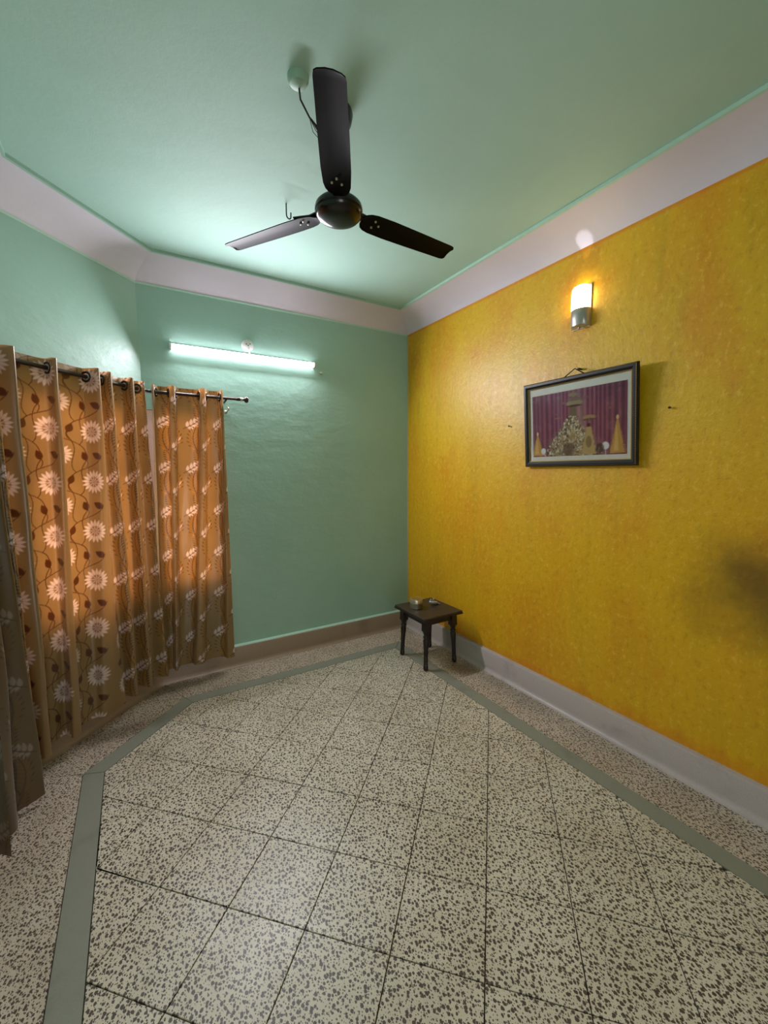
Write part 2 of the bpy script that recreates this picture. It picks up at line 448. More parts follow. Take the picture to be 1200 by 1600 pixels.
# ------------------------------------------------------------------ windows
def window(name, a, e, outn, u0, u1, label):
    t = empty(name, (a + e*((u0+u1)/2) + outn*.042 + Vector((0,0,WIN_Z[0])))); tag(t, label, kind='structure')
    t.rotation_euler = (0, 0, math.atan2(e.y, e.x))
    W = u1-u0; H = WIN_Z[1]-WIN_Z[0]; h = W/2
    mb = MB()
    mb.box((-h,-.035,0), (-h+.05,.035,H)); mb.box((h-.05,-.035,0), (h,.035,H))
    mb.box((-h+.05,-.035,0), (h-.05,.035,.05)); mb.box((-h+.05,-.035,H-.05), (h-.05,.035,H)); mb.box((-h+.05,-.03,H-.40), (h-.05,.03,H-.36))
    mb.build('window_frame', M_PAINTWOOD, t, bevel=.004)
    n = 2 if W > .6 else 1
    for q in range(n):
        x0 = -h+.05+q*(W-.1)/n; x1 = x0+(W-.1)/n
        if q: mb = MB(); mb.box((x0-.02,-.025,.05), (x0+.02,.025,H-.40)); mb.build('mullion', M_PAINTWOOD, t, bevel=.003)
        mb = MB(); mb.box((x0,-.003,.05), (x1,.003,H-.40)); mb.build('pane', M_GLASS, t)
        mb = MB(); mb.box((x0,-.003,H-.36), (x1,.003,H-.05)); mb.build('pane', M_GLASS, t)
    nb = max(3, int(round((H-.1)/.20)))
    for q in range(1, nb):
        mb = MB(); z = .05+q*(H-.1)/nb; mb.tube([(-h+.05, .05, z), (h-.05, .05, z)], .006, 8); mb.build('grille_bar', M_ROD, t, smooth=True)
    mb = MB(); mb.box((-h,-.055,0.0), (h,-.036,.02)); mb.build('window_sill', M_PAINTWOOD, t, bevel=.003)
    return t
window('window_1', C0, UA, -NA, .10, .885, 'daylit window in the angled wall behind the curtains')
window('window_2', Vector((0,0,0)), Vector((-1,0,0)), Vector((0,1,0)), 1.745, 2.222, 'narrow daylit window in the back wall behind the right curtain')

# ------------------------------------------------------------------ curtains
ROD_D, ROD_Z = 0.10, 2.108
def ang_pt(t, d, z=0): 
    p = C0 + UA*t + NA*d; return Vector((p.x, p.y, z))
def back_pt(x, d, z=0): return Vector((x, -d, z))
def left_pt(y, d, z=0): return Vector((XL+d, y, z))
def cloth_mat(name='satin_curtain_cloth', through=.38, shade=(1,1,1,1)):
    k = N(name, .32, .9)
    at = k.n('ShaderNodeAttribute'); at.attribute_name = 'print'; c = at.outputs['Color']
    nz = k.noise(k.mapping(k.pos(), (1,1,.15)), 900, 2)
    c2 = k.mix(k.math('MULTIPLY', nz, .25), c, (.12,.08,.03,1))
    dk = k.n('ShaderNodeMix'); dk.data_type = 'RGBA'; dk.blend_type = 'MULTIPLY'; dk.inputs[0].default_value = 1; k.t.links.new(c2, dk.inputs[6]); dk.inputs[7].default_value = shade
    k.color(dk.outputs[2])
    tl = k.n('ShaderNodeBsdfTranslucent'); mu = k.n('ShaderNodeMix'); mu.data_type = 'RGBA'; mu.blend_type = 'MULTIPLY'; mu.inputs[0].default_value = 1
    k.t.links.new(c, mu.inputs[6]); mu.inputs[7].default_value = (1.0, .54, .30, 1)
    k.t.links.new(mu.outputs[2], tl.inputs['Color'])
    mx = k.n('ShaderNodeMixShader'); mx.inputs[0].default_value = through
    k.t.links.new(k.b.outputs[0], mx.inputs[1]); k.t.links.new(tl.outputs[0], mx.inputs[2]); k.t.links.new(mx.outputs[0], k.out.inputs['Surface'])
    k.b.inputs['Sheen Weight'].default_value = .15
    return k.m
M_CLOTH = cloth_mat(); M_CLOTH_SHADED = cloth_mat('shaded_curtain_cloth', .03, (.26,.23,.20,1))  # second cloth is tinted dark for the shade on the left curtain
CL_BASE = np.array(lin(158,132,86)[:3]); CL_BROWN = np.array(lin(86,44,16)[:3]); CL_WHITE = np.array(lin(232,222,220)[:3])
CL_GOLD = np.array(lin(196,142,26)[:3]); CL_EDGE = np.array(lin(72,40,8)[:3]); CL_MAUVE = np.array(lin(160,104,88)[:3])
class Raster:
    """pattern painted on the flat cloth: S metres wide, Z metres high"""
    def __init__(s, W, z0, z1, ns, nz, base):
        s.S = np.linspace(0, W, ns+1); s.Z = np.linspace(z0, z1, nz+1); s.W = W
        s.c = np.empty((nz+1, ns+1, 3)); s.c[:] = base
        s.ds = W/ns; s.dz = (z1-z0)/nz
    def win(s, cs, cz, r):
        i0 = max(0, int((cs-r)/s.ds)); i1 = min(len(s.S), int((cs+r)/s.ds)+2)
        j0 = max(0, int((cz-r-s.Z[0])/s.dz)); j1 = min(len(s.Z), int((cz+r-s.Z[0])/s.dz)+2)
        if i1 <= i0 or j1 <= j0: return None
        X, Y = np.meshgrid(s.S[i0:i1], s.Z[j0:j1]); return slice(j0, j1), slice(i0, i1), X, Y
    def blend(s, wd, a, col):
        a = np.clip(a, 0, 1)[..., None]; v = s.c[wd[0], wd[1]]; s.c[wd[0], wd[1]] = v*(1-a)+col*a
    def petal(s, x, y, ang, ln, wd_, col, al=1.0, soft=.0025, pointed=True):
        """leaf shape growing from (x,y) along ang"""
        cx, cy = x+math.cos(ang)*ln/2, y+math.sin(ang)*ln/2; w = s.win(cx, cy, ln*.6+.004)
        if w is None: return
        X, Y = w[2]-x, w[3]-y; u = X*math.cos(ang)+Y*math.sin(ang); v = -X*math.sin(ang)+Y*math.cos(ang)
        t = np.clip(u/ln, 0, 1); half = wd_/2*np.sin(PI*t**.8)**(.9 if pointed else .55)
        d = np.abs(v)-half; d = np.where((u < 0) | (u > ln), np.maximum(d, .004), d)
        s.blend(w, al*(.5-d/(2*soft)), col)
    def line(s, pts, wd_, col, al=1.0):
        for (x0,y0),(x1,y1) in zip(pts[:-1], pts[1:]):
            L = math.hypot(x1-x0, y1-y0); 
            if L < 1e-6: continue
            w = s.win((x0+x1)/2, (y0+y1)/2, L/2+.006)
            if w is None: continue
            X, Y = w[2]-x0, w[3]-y0; ex, ey = (x1-x0)/L, (y1-y0)/L; u = np.clip(X*ex+Y*ey, 0, L)
            d = np.hypot(X-u*ex, Y-u*ey)-wd_/2; s.blend(w, al*(.5-d/.004), col)
def bez(p0, p1, p2, p3, n=9):
    return [tuple((1-t)**3*np.array(p0)+3*(1-t)**2*t*np.array(p1)+3*(1-t)*t*t*np.array(p2)+t**3*np.array(p3)) for t in np.linspace(0,1,n)]
def flower(R, x, y, r):
    n = 17
    for k in range(n):
        a = 2*PI*k/n+.1; q = .40*r
        R.petal(x+q*math.cos(a), y+q*math.sin(a), a, r*.62, r*.23, CL_WHITE)
    for k in range(9):
        a = 2*PI*k/9+.3; R.petal(x+.05*r*math.cos(a), y+.05*r*math.sin(a), a, r*.46, r*.10, CL_WHITE*.85)
        a += .35; R.line([(x+.12*r*math.cos(a), y+.12*r*math.sin(a)), (x+.40*r*math.cos(a), y+.40*r*math.sin(a))], .003, CL_MAUVE, .8)
def heart_leaf(R, x, y, ang, ln):
    R.petal(x, y, ang, ln, ln*.62, CL_BROWN, 1, pointed=True)
    R.line([(x, y), (x+math.cos(ang)*ln*.8, y+math.sin(ang)*ln*.8)], .002, CL_BROWN*.5, .7)
def paint_flowers(R, x_first, zph):
    P = .287; k = 0; x = x_first
    while x < R.W+.2:
        mir = 1 if k % 2 == 0 else -1
        off = zph+(0 if k % 2 == 0 else -.13)
        for n in range(-1, 9):
            y = off+n*P
            F = lambda dx, dy: (x+mir*dx, y+dy)
            flower(R, *F(.0, .0), .067 if k % 2 == 0 else .060)
            J = (-.095, .055)
            R.line(bez(F(-.125, .0), F(-.125,.03), F(-.11,.045), F(*J)), .0042, CL_BROWN)
            R.line(bez(F(*J), F(-.05,.085), F(.03,.09), F(.055,.15)), .0042, CL_BROWN)          # branch towards the next flower
            R.line(bez(F(*J), F(-.145,.10), F(-.085,.16), F(-.105,.21)), .0042, CL_BROWN)       # stem up
            R.line(bez(F(-.105,.21), F(-.115,.25), F(-.15,.26), F(-.125,.30)), .0042, CL_BROWN)
            R.line(bez(F(-.045,.083), F(-.03,.105), F(-.035,.12), F(-.045,.13)), .0036, CL_BROWN)
            heart_leaf(R, *F(-.042,.122), PI/2+.35*mir, .055)
            q = F(.05,.135); heart_leaf(R, q[0], q[1], PI/2+mir*1.05, .062)
        x += .170; k += 1
def sprig(R, x, y, ang, ln, col, edge, n, lw, stem, bend=.5):
    """pinnate leaf: leaflets along both sides of a bent stem"""
    pts = []; a = ang; px, py = x, y
    for k in range(n+1):
        pts.append((px, py)); px += math.cos(a)*ln/n; py += math.sin(a)*ln/n; a += bend/n
        if k > 0:
            t = k/n; L = ln*(.30 if edge is not None else .38)*math.sin(PI*(.18+.78*t))**.7
            for sd in (-1, 1):
                b = a+sd*(.95-.30*t)
                R.petal(pts[-1][0], pts[-1][1], b, L, lw, col)
                if edge is not None:
                    ex, ey = pts[-1][0]+math.cos(b)*L, pts[-1][1]+math.sin(b)*L
                    R.petal(ex-math.cos(b)*L*.30, ey-math.sin(b)*L*.30, b, L*.42, lw*.75, edge)
                    R.line([(pts[-1][0], pts[-1][1]), (ex, ey)], .0022, edge, .8)
    R.petal(pts[-1][0], pts[-1][1], a, ln*.26, lw, col)
    R.line(pts, .0040, stem)
def paint_ferns(R, x0, z0):
    P = .315; k = 0; x = x0
    while x < R.W+.25:
        for n in range(-1, 9):
            y = z0+n*P+(P*.5 if k % 2 else 0)
            sprig(R, x-.060, y-.035, .50, .125, CL_WHITE, None, 5, .019, CL_BROWN, .35)
            sprig(R, x+.02, y-.19, 2.05, .17, CL_GOLD, CL_EDGE, 8, .0072, CL_BROWN, -.95)
            sprig(R, x+.035, y-.02, 1.35, .15, CL_GOLD, CL_EDGE, 7, .0072, CL_BROWN, .9)
            R.line(bez((x+.02,y-.19), (x+.05,y-.12), (x,y-.08), (x+.035,y-.02)), .0036, CL_BROWN)
        x += .135; k += 1
def catmull(pts, n):
    P = np.array(pts, float); P = np.vstack([2*P[0]-P[1], P, 2*P[-1]-P[-2]]); out = []
    for i in range(1, len(P)-2):
        p0,p1,p2,p3 = P[i-1:i+3]
        for t in np.linspace(0, 1, n, endpoint=False):
            out.append(.5*((2*p1)+(-p0+p2)*t+(2*p0-5*p1+4*p2-p3)*t*t+(-p0+3*p1-3*p2+p3)*t**3))
    out.append(P[-2]); return np.array(out)
def curtain(label, top, bot, place, ztop, zbot, painter, args, step=.0028, hem_drop=0.0, wr_amp=.006, flare=1.25, mat=None):
    """top/bot: the same number of plan points (along, out) of the folded cloth at rod and hem"""
    A = catmull(top, 24); B = catmull(bot, 24)
    seg = np.hypot(*np.diff(A, axis=0).T)+np.hypot(*np.diff(B, axis=0).T); s = np.concatenate([[0], np.cumsum(seg)])/2
    W = s[-1]; ns = int(W/step); nz = int((ztop-zbot)/.0032)
    q = np.linspace(0, W, ns+1)
    Ai = np.stack([np.interp(q, s, A[:,k]) for k in (0,1)], 1); Bi = np.stack([np.interp(q, s, B[:,k]) for k in (0,1)], 1)
    zz = np.linspace(zbot, ztop, nz+1); wt = np.clip((ztop-zz)/(ztop-zbot), 0, 1)
    wt = wt**flare
    ph = rng.uniform(0, 6.28, 4)
    V = np.empty((nz+1, ns+1, 3))
    al = Ai[None]*(1-wt[:,None,None])+Bi[None]*wt[:,None,None]
    ripple = wr_amp*(np.sin(q[None]*31+zz[:,None]*4.0+ph[0])*.6+np.sin(q[None]*57-zz[:,None]*6.5+ph[1])*.3+np.sin(zz[:,None]*9+q[None]*9+ph[2])*.35)*np.clip((ztop-zz)/.35, 0, 1)[:,None]
    al[..., 1] += ripple
    pz = zz[:,None]+0*q[None]+hem_drop*np.sin(q*7+ph[3])[None]*wt[:,None]
    o0 = np.array(place(0,0)[:2]); ea = np.array(place(1,0)[:2])-o0; ed = np.array(place(0,1)[:2])-o0
    V[..., 0] = o0[0]+al[..., 0]*ea[0]+al[..., 1]*ed[0]; V[..., 1] = o0[1]+al[..., 0]*ea[1]+al[..., 1]*ed[1]; V[..., 2] = pz
    R = Raster(W, zbot, ztop, ns, nz, CL_BASE); painter(R, *args)
    me = bpy.data.meshes.new('curtain'); nv = (nz+1)*(ns+1); nf = nz*ns
    idx = np.arange(nv).reshape(nz+1, ns+1)
    quads = np.stack([idx[:-1,:-1], idx[:-1,1:], idx[1:,1:], idx[1:,:-1]], -1).reshape(-1)
    me.vertices.add(nv); me.vertices.foreach_set('co', V.reshape(-1))
    me.loops.add(nf*4); me.loops.foreach_set('vertex_index', quads.astype(np.int32))
    me.polygons.add(nf); me.polygons.foreach_set('loop_start', np.arange(0, nf*4, 4, dtype=np.int32))
    me.polygons.foreach_set('use_smooth', np.ones(nf, bool))
    me.update(calc_edges=True)
    ca = me.color_attributes.new('print', 'FLOAT_COLOR', 'POINT')
    ca.data.foreach_set('color', np.concatenate([R.c.reshape(-1,3), np.ones((nv,1))], 1).astype(np.float32).reshape(-1))
    me.materials.append(mat or M_CLOTH)
    o = bpy.data.objects.new('curtain', me); COL.objects.link(o)
    tag(o, label, 'curtain', 'eyelet curtains on the bay rod')
    # eyelets where the cloth crosses the rod line
    for i in range(ns):
        a, b = Ai[i], Ai[i+1]
        if (a[1]-ROD_D)*(b[1]-ROD_D) < 0:
            f = (ROD_D-a[1])/(b[1]-a[1]); al_ = a[0]+(b[0]-a[0])*f
            tgt = (b-a); nrm = place(0,0)*0+((place(1,0)-place(0,0))*(-tgt[1])+(place(0,1)-place(0,0))*tgt[0]); nrm = Vector(nrm)
            mb = MB(); mb.torus(tuple(place(al_, ROD_D))[:2]+(ROD_Z,), nrm, .026, .0065, 24, 8); mb.build('eyelet', M_BLACK, o, smooth=True)
    return o
ZT = ROD_Z+.048
# far-left fern panel at the bend of the rod
curtain('narrow fern-print curtain at the left end of the angled window',
    [(1.045,.13),(1.025,.165),(1.005,.165),(.995,.10),(.988,.085),(.978,.075)],
    [(1.03,.15),(1.005,.19),(.985,.19),(.985,.13),(.979,.10),(.974,.085)], ang_pt, ZT, .085, paint_ferns, (.05,.3))
curtain('wide sunflower-vine curtain with brown leaves on the angled window',
    [(.972,.100),(.938,.16),(.912,.165),(.890,.09),(.84,.078),(.76,.075),(.718,.09),(.722,.145),(.700,.150),(.680,.09),(.60,.08),(.515,.08),(.500,.10),(.490,.165),(.468,.165),(.452,.11)],
    [(.970,.11),(.946,.17),(.915,.175),(.885,.09),(.86,.085),(.80,.085),(.770,.09),(.785,.150),(.735,.150),(.715,.09),(.68,.085),(.635,.085),(.600,.10),(.575,.14),(.48,.135),(.425,.13)], ang_pt, ZT, .105, paint_flowers, (.0,.36))
curtain('fern-print curtain between the sunflower curtain and the corner',
    [(.458,.10),(.432,.085),(.408,.095),(.404,.15),(.376,.152),(.362,.09),(.30,.08),(.245,.082),(.240,.145),(.214,.148),(.200,.09),(.165,.082),(.145,.10),(.128,.14),(.116,.135)],
    [(.435,.11),(.41,.085),(.375,.09),(.370,.15),(.340,.152),(.325,.07),(.275,.06),(.252,.07),(.250,.14),(.225,.145),(.210,.07),(.175,.065),(.130,.08),(.100,.15),(.070,.145)], ang_pt, ZT, .115, paint_ferns, (.10,.26))
curtain('fern-print curtain beside the rod end on the back wall',
    [(-2.186,.115),(-2.176,.14),(-2.156,.09),(-2.12,.08),(-2.085,.085),(-2.076,.14),(-2.046,.142),(-2.030,.085),(-1.96,.075),(-1.895,.08),(-1.880,.14),(-1.850,.142),(-1.832,.085),(-1.785,.075),(-1.752,.085),(-1.742,.13),(-1.728,.125)],
    [(-2.238,.12),(-2.222,.14),(-2.18,.085),(-2.16,.075),(-2.148,.085),(-2.140,.14),(-2.125,.13),(-2.105,.07),(-2.06,.062),(-2.02,.07),(-2.005,.11),(-1.95,.11),(-1.925,.07),(-1.86,.062),(-1.795,.07),(-1.775,.12),(-1.722,.115)], back_pt, ZT-.004, .12, paint_ferns, (.12,.33))
# curtain of the doorway on the left wall, flaring out at the foot
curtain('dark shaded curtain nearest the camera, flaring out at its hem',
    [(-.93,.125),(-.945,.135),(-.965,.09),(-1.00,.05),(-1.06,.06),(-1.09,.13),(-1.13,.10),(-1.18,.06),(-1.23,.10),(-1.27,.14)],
    [(-.975,.185),(-.985,.200),(-1.015,.15),(-1.05,.09),(-1.10,.07),(-1.14,.12),(-1.19,.11),(-1.25,.06),(-1.30,.10),(-1.35,.14)], left_pt, ZT, .045, paint_ferns, (.09,.3), hem_drop=.012, flare=2.2, mat=M_CLOTH_SHADED)

# rod with two bends, finials and brackets
rod = empty('curtain_rod', (C0.x, C0.y-.1, ROD_Z)); tag(rod, 'dark bronze curtain rod bent round the bay, ball end on the right', 'curtain rod')
def child_at(ob, par):
    ob.parent = par; ob.matrix_parent_inverse = Matrix.Translation(par.location).inverted(); return ob
P2 = inset_poly(ROD_D)[2]; P3 = inset_poly(ROD_D)[3]
def corner(a, c, b, r=.03, n=6):
    d1 = (a-c).normalized(); d2 = (b-c).normalized(); return [tuple((1-t)**2*(c+d1*r)+2*t*(1-t)*c+t*t*(c+d2*r)) for t in np.linspace(0,1,n)]
E0 = Vector((-1.60, -ROD_D, ROD_Z-.004)); c2 = Vector((P2.x, P2.y, ROD_Z)); c3 = Vector((P3.x, P3.y, ROD_Z)); E1 = Vector((XL+ROD_D, -1.75, ROD_Z))
mb = MB(); mb.tube([tuple(E0)]+corner(E0, c2, c3)+corner(c2, c3, E1)+[tuple(E1)], .0115, 14); child_at(mb.build('rod_tube', M_ROD, smooth=True), rod)
mb = MB(); mb.lathe([(.0135,-.055),(.0135,-.012),(.010,-.008),(.010,0),(.017,.003),(.023,.012),(.024,.020),(.019,.028),(.008,.032)], 20)
o = mb.build('finial', M_ROD, smooth=True); o.rotation_euler = (0, PI/2, 0); o.location = E0+Vector((.028,0,0)); child_at(o, rod)
mb = MB(); mb.tube([tuple(E0+Vector((.0,0,0))), tuple(E0+Vector((.018,0,0)))], .0138, 16); o = mb.build('steel_collar', M_STEEL, smooth=True); o['label'] = 'bright steel collar'; child_at(o, rod)
for p, nn in ((Vector((-1.70,-ROD_D,ROD_Z)), Vector((0,1,0))), (ang_pt(.985,ROD_D,ROD_Z), -NA), (Vector((XL+ROD_D,-1.70,ROD_Z)), Vector((-1,0,0)))):
    if p.x == -1.70: continue
    mb = MB(); mb.tube([tuple(p+Vector((0,0,-.012))), tuple(p+nn*.05+Vector((0,0,-.02))), tuple(p+nn*ROD_D+Vector((0,0,-.02)))], .007, 8); child_at(mb.build('bracket', M_ROD, smooth=True), rod)
# small steel hook bracket on the wall below the rod end
hk = empty('wall_hook', (-1.690, 0, 2.018)); tag(hk, 'small steel curtain hook on the green wall below the rod end', 'hook')
mb = MB(); mb.lathe([(.012,0),(.012,.004),(.006,.007),(.005,.03)], 14, axis='y'); mb.build('hook_plate', M_STEEL, hk, smooth=True)
mb = MB(); mb.tube([(0,-.025,0),(.004,-.045,-.002),(.010,-.055,.006),(.012,-.056,.020),(.006,-.052,.028)], .004, 8); mb.build('hook_arm', M_STEEL, hk, smooth=True)

# ------------------------------------------------------------------ tube light on the back wall
tl = empty('tube_light', (-1.5077, 0, 2.449)); tag(tl, 'lit white tube light fixed across the green back wall', 'tube light')
L2 = .546
CT_, ST_ = math.cos(math.radians(16)), math.sin(math.radians(16))
mb = MB(); mb.box((-L2+.004,-.024,-.012), (L2-.004,0,.018)); mb.build('housing', M_WHITE, tl, bevel=.003)
mb = MB(); n = 14; v = []; f = []
for s in (-L2+.012, L2-.012):
    for i in range(n+1):
        a = PI*i/n; y_, z_ = -.006-.010*math.sin(a), .0165*math.cos(a); v.append((s, -.020+y_*CT_-z_*ST_, z_*CT_+y_*ST_))
f = [(i, i+1, n+1+i+1, n+1+i) for i in range(n)]+[tuple(range(n+1)), tuple(range(n+1, 2*n+2))]
mb.add(v, f); mb.build('diffuser', M_TUBE, tl, auto=.6)
tad = bpy.data.lights.new('tube_output', 'AREA'); tad.shape = 'RECTANGLE'; tad.size = 2*L2-.03; tad.size_y = .026; tad.energy = TUBE_WATTS; tad.color = TUBE_COLOR; tad.spread = math.radians(178)
tao = bpy.data.objects.new('tube_output', tad); COL.objects.link(tao); tao.parent = tl; tao.location = (0, -.0385, -.008); 
tao.rotation_euler = Vector((0, -math.cos(math.radians(22)), -math.sin(math.radians(22)))).to_track_quat('-Z', 'Y').to_euler()
for s in (-1, 1):
    mb = MB(); v = []; 
    for x in (s*(L2-.012), s*L2):
        for i in range(n+1):
            a = PI*i/n; v.append((x, -.024-.0155*math.sin(a), .0215*math.cos(a)))
        v += [(x, 0, -.0215), (x, 0, .0215)]
    q = n+3; mb.add(v, [(i, (i+1) % q, q+(i+1) % q, q+i) for i in range(q)]+[tuple(range(q)), tuple(range(q, 2*q))])
    mb.build('end_cap', M_WHITE, tl, auto=.6)
jb = empty('ceiling_rose', (-1.508, 0, 2.532)); jb.name = 'wall_rose'; tag(jb, 'round white wiring rose just above the lit tube light', 'junction box')
mb = MB(); mb.lathe([(.046,0),(.046,.010),(.043,.016),(.030,.020),(.012,.022)], 28, axis='y'); mb.build('cover', M_WHITE, jb, auto=.7)
for dx, dz in ((-.012,.006),(.002,-.003),(.016,.010)):
    mb = MB(); mb.lathe([(.0045,.018),(.0045,.0225)], 10, (dx,0,dz), axis='y'); mb.build('screw', M_NAIL, jb, smooth=False)
mb = MB(); mb.tube([(.006,-.018,-.012),(.010,-.026,-.035),(.010,-.020,-.066)], .0035, 8); mb.build('flex', M_WHITE, jb, smooth=True)
cl = empty('cable_clip', (-.900, 0, 2.396)); tag(cl, 'tiny white clip on the green wall right of the tube light', 'clip')
mb = MB(); mb.box((-.012,-.014,-.008), (.012,0,.008)); mb.build('clip_body', M_WHITE, cl, bevel=.003)
mb = MB(); mb.lathe([(.004,.012),(.004,.018)], 10, (.004,0,.001), axis='y'); mb.build('nail_head', M_STEEL, cl)

# ------------------------------------------------------------------ sconce on the yellow wall
sc = empty('wall_sconce', (0, -1.822, 2.395)); tag(sc, 'lit frosted glass wall lamp with silver base on the yellow wall', 'wall lamp')
def dshape(z, wv, dp, n=16, x0=0.0):
    return [(x0-dp*math.sin(PI*i/n)**.75, wv*math.cos(PI*i/n), z) for i in range(n+1)]
def dstack(rows, name, mat, parent, cap0=True, cap1=True):
    n = len(rows[0]); v = [p for r in rows for p in r]; f = []
    for k in range(len(rows)-1):
        for i in range(n):
            j = (i+1) % n; f.append((k*n+i, k*n+j, (k+1)*n+j, (k+1)*n+i))
    if cap0: f.append(tuple(range(n-1,-1,-1)))
    if cap1: f.append(tuple((len(rows)-1)*n+i for i in range(n)))
    mb = MB(); mb.add(v, f); return mb.build(name, mat, parent, auto=.8)
dstack([dshape(z, .0575, d) for z, d in ((.0,.050),(.006,.062),(.05,.068),(.096,.068),(.100,.064))], 'lamp_base', M_SILVER, sc)
dstack([dshape(z, w_, d, x0=-.008) for z, w_, d in ((.098,.0545,.060),(.19,.0545,.060),(.212,.053,.058),(.226,.046,.050),(.233,.034,.038),(.236,.014,.018))], 'glass_shade', M_SHADE, sc)
mb = MB(); mb.box((-.010,-.0575,-.004), (0,.0575,.236)); mb.build('back_plate', M_SILVER, sc, bevel=.002)
mb = MB(); mb.lathe([(.006,-.012),(.007,-.004),(.006,.002)], 12, (-.03,.0,0)); mb.build('knob', M_SILVER, sc, smooth=True)
spd = bpy.data.lights.new('sconce_uplight', 'SPOT'); spd.energy = .5; spd.color = (.95,.95,1.0); spd.spot_size = math.radians(26); spd.spot_blend = .5; spd.shadow_soft_size = .008
sp = bpy.data.objects.new('sconce_uplight', spd); COL.objects.link(sp); sp.parent = sc; sp.location = (-.045, -.01, .245); sp.rotation_euler = (PI, math.radians(6), 0)

# ------------------------------------------------------------------ framed picture
PW, PH = .735, .537
pic = empty('framed_picture', (-.012, -1.826, 1.582)); tag(pic, 'black framed festival photograph hung on the yellow wall', 'picture')
pic.rotation_euler = (0, math.radians(-4.5), 0)
# local axes: x into the room is negative, y along wall, z up
def ring(w0, h0, w1, h1, x0, x1, zc=PH/2):
    v = []
    for (a, b), x in (((w0, h0), x0), ((w1, h1), x1)):
        v += [(x,-a/2,zc-b/2),(x,a/2,zc-b/2),(x,a/2,zc+b/2),(x,-a/2,zc+b/2)]
    return v, [(i, (i+1) % 4, 4+(i+1) % 4, 4+i) for i in range(4)]
FW = .034
mb = MB()
sec = [(PW, PH, 0.0), (PW, PH, -.014), (PW-.012, PH-.012, -.022), (PW-.04, PH-.04, -.022), (PW-2*FW, PH-2*FW, -.013), (PW-2*FW, PH-2*FW, 0.0)]
for (a,b,x0),(c,d,x1) in zip(sec[:-1], sec[1:]): mb.add(*ring(a,b,c,d,x0,x1))
mb.build('frame', M_FRAME, pic)
mb = MB()
for (a,b,x0),(c,d,x1) in zip([(PW-2*FW+.004,PH-2*FW+.004,-.013),(PW-2*FW,PH-2*FW,-.0145),(PW-2*FW-.008,PH-2*FW-.008,-.012)], [(PW-2*FW,PH-2*FW,-.0145),(PW-2*FW-.008,PH-2*FW-.008,-.012),(PW-2*FW-.008,PH-2*FW-.008,-.004)]): mb.add(*ring(a,b,c,d,x0,x1))
mb.build('gilt_slip', M_GOLD, pic)
mb = MB()
for q in range(60):
    z = .012+q*(PH-.024)/59; mb.box((-.0235,-PW/2+.005,z-.002), (-.021,-PW/2+.009,z+.002))
o = mb.build('bead_row', M_GOLD, pic); o['kind'] = 'stuff'
M_MOUNT = plain('grey_white_mount', lin(214,208,200), .6, var=.04)
iw, ih = PW-2*FW, PH-2*FW
mb = MB(); mb.box((-.004,-iw/2,FW), (-.001,iw/2,PH-FW)); mb.build('mount', M_MOUNT, pic)
def print_mat():
    k = N('glossy_photo_print', .18, .5); at = k.n('ShaderNodeAttribute'); at.attribute_name = 'print'; k.color(at.outputs['Color']); return k.m
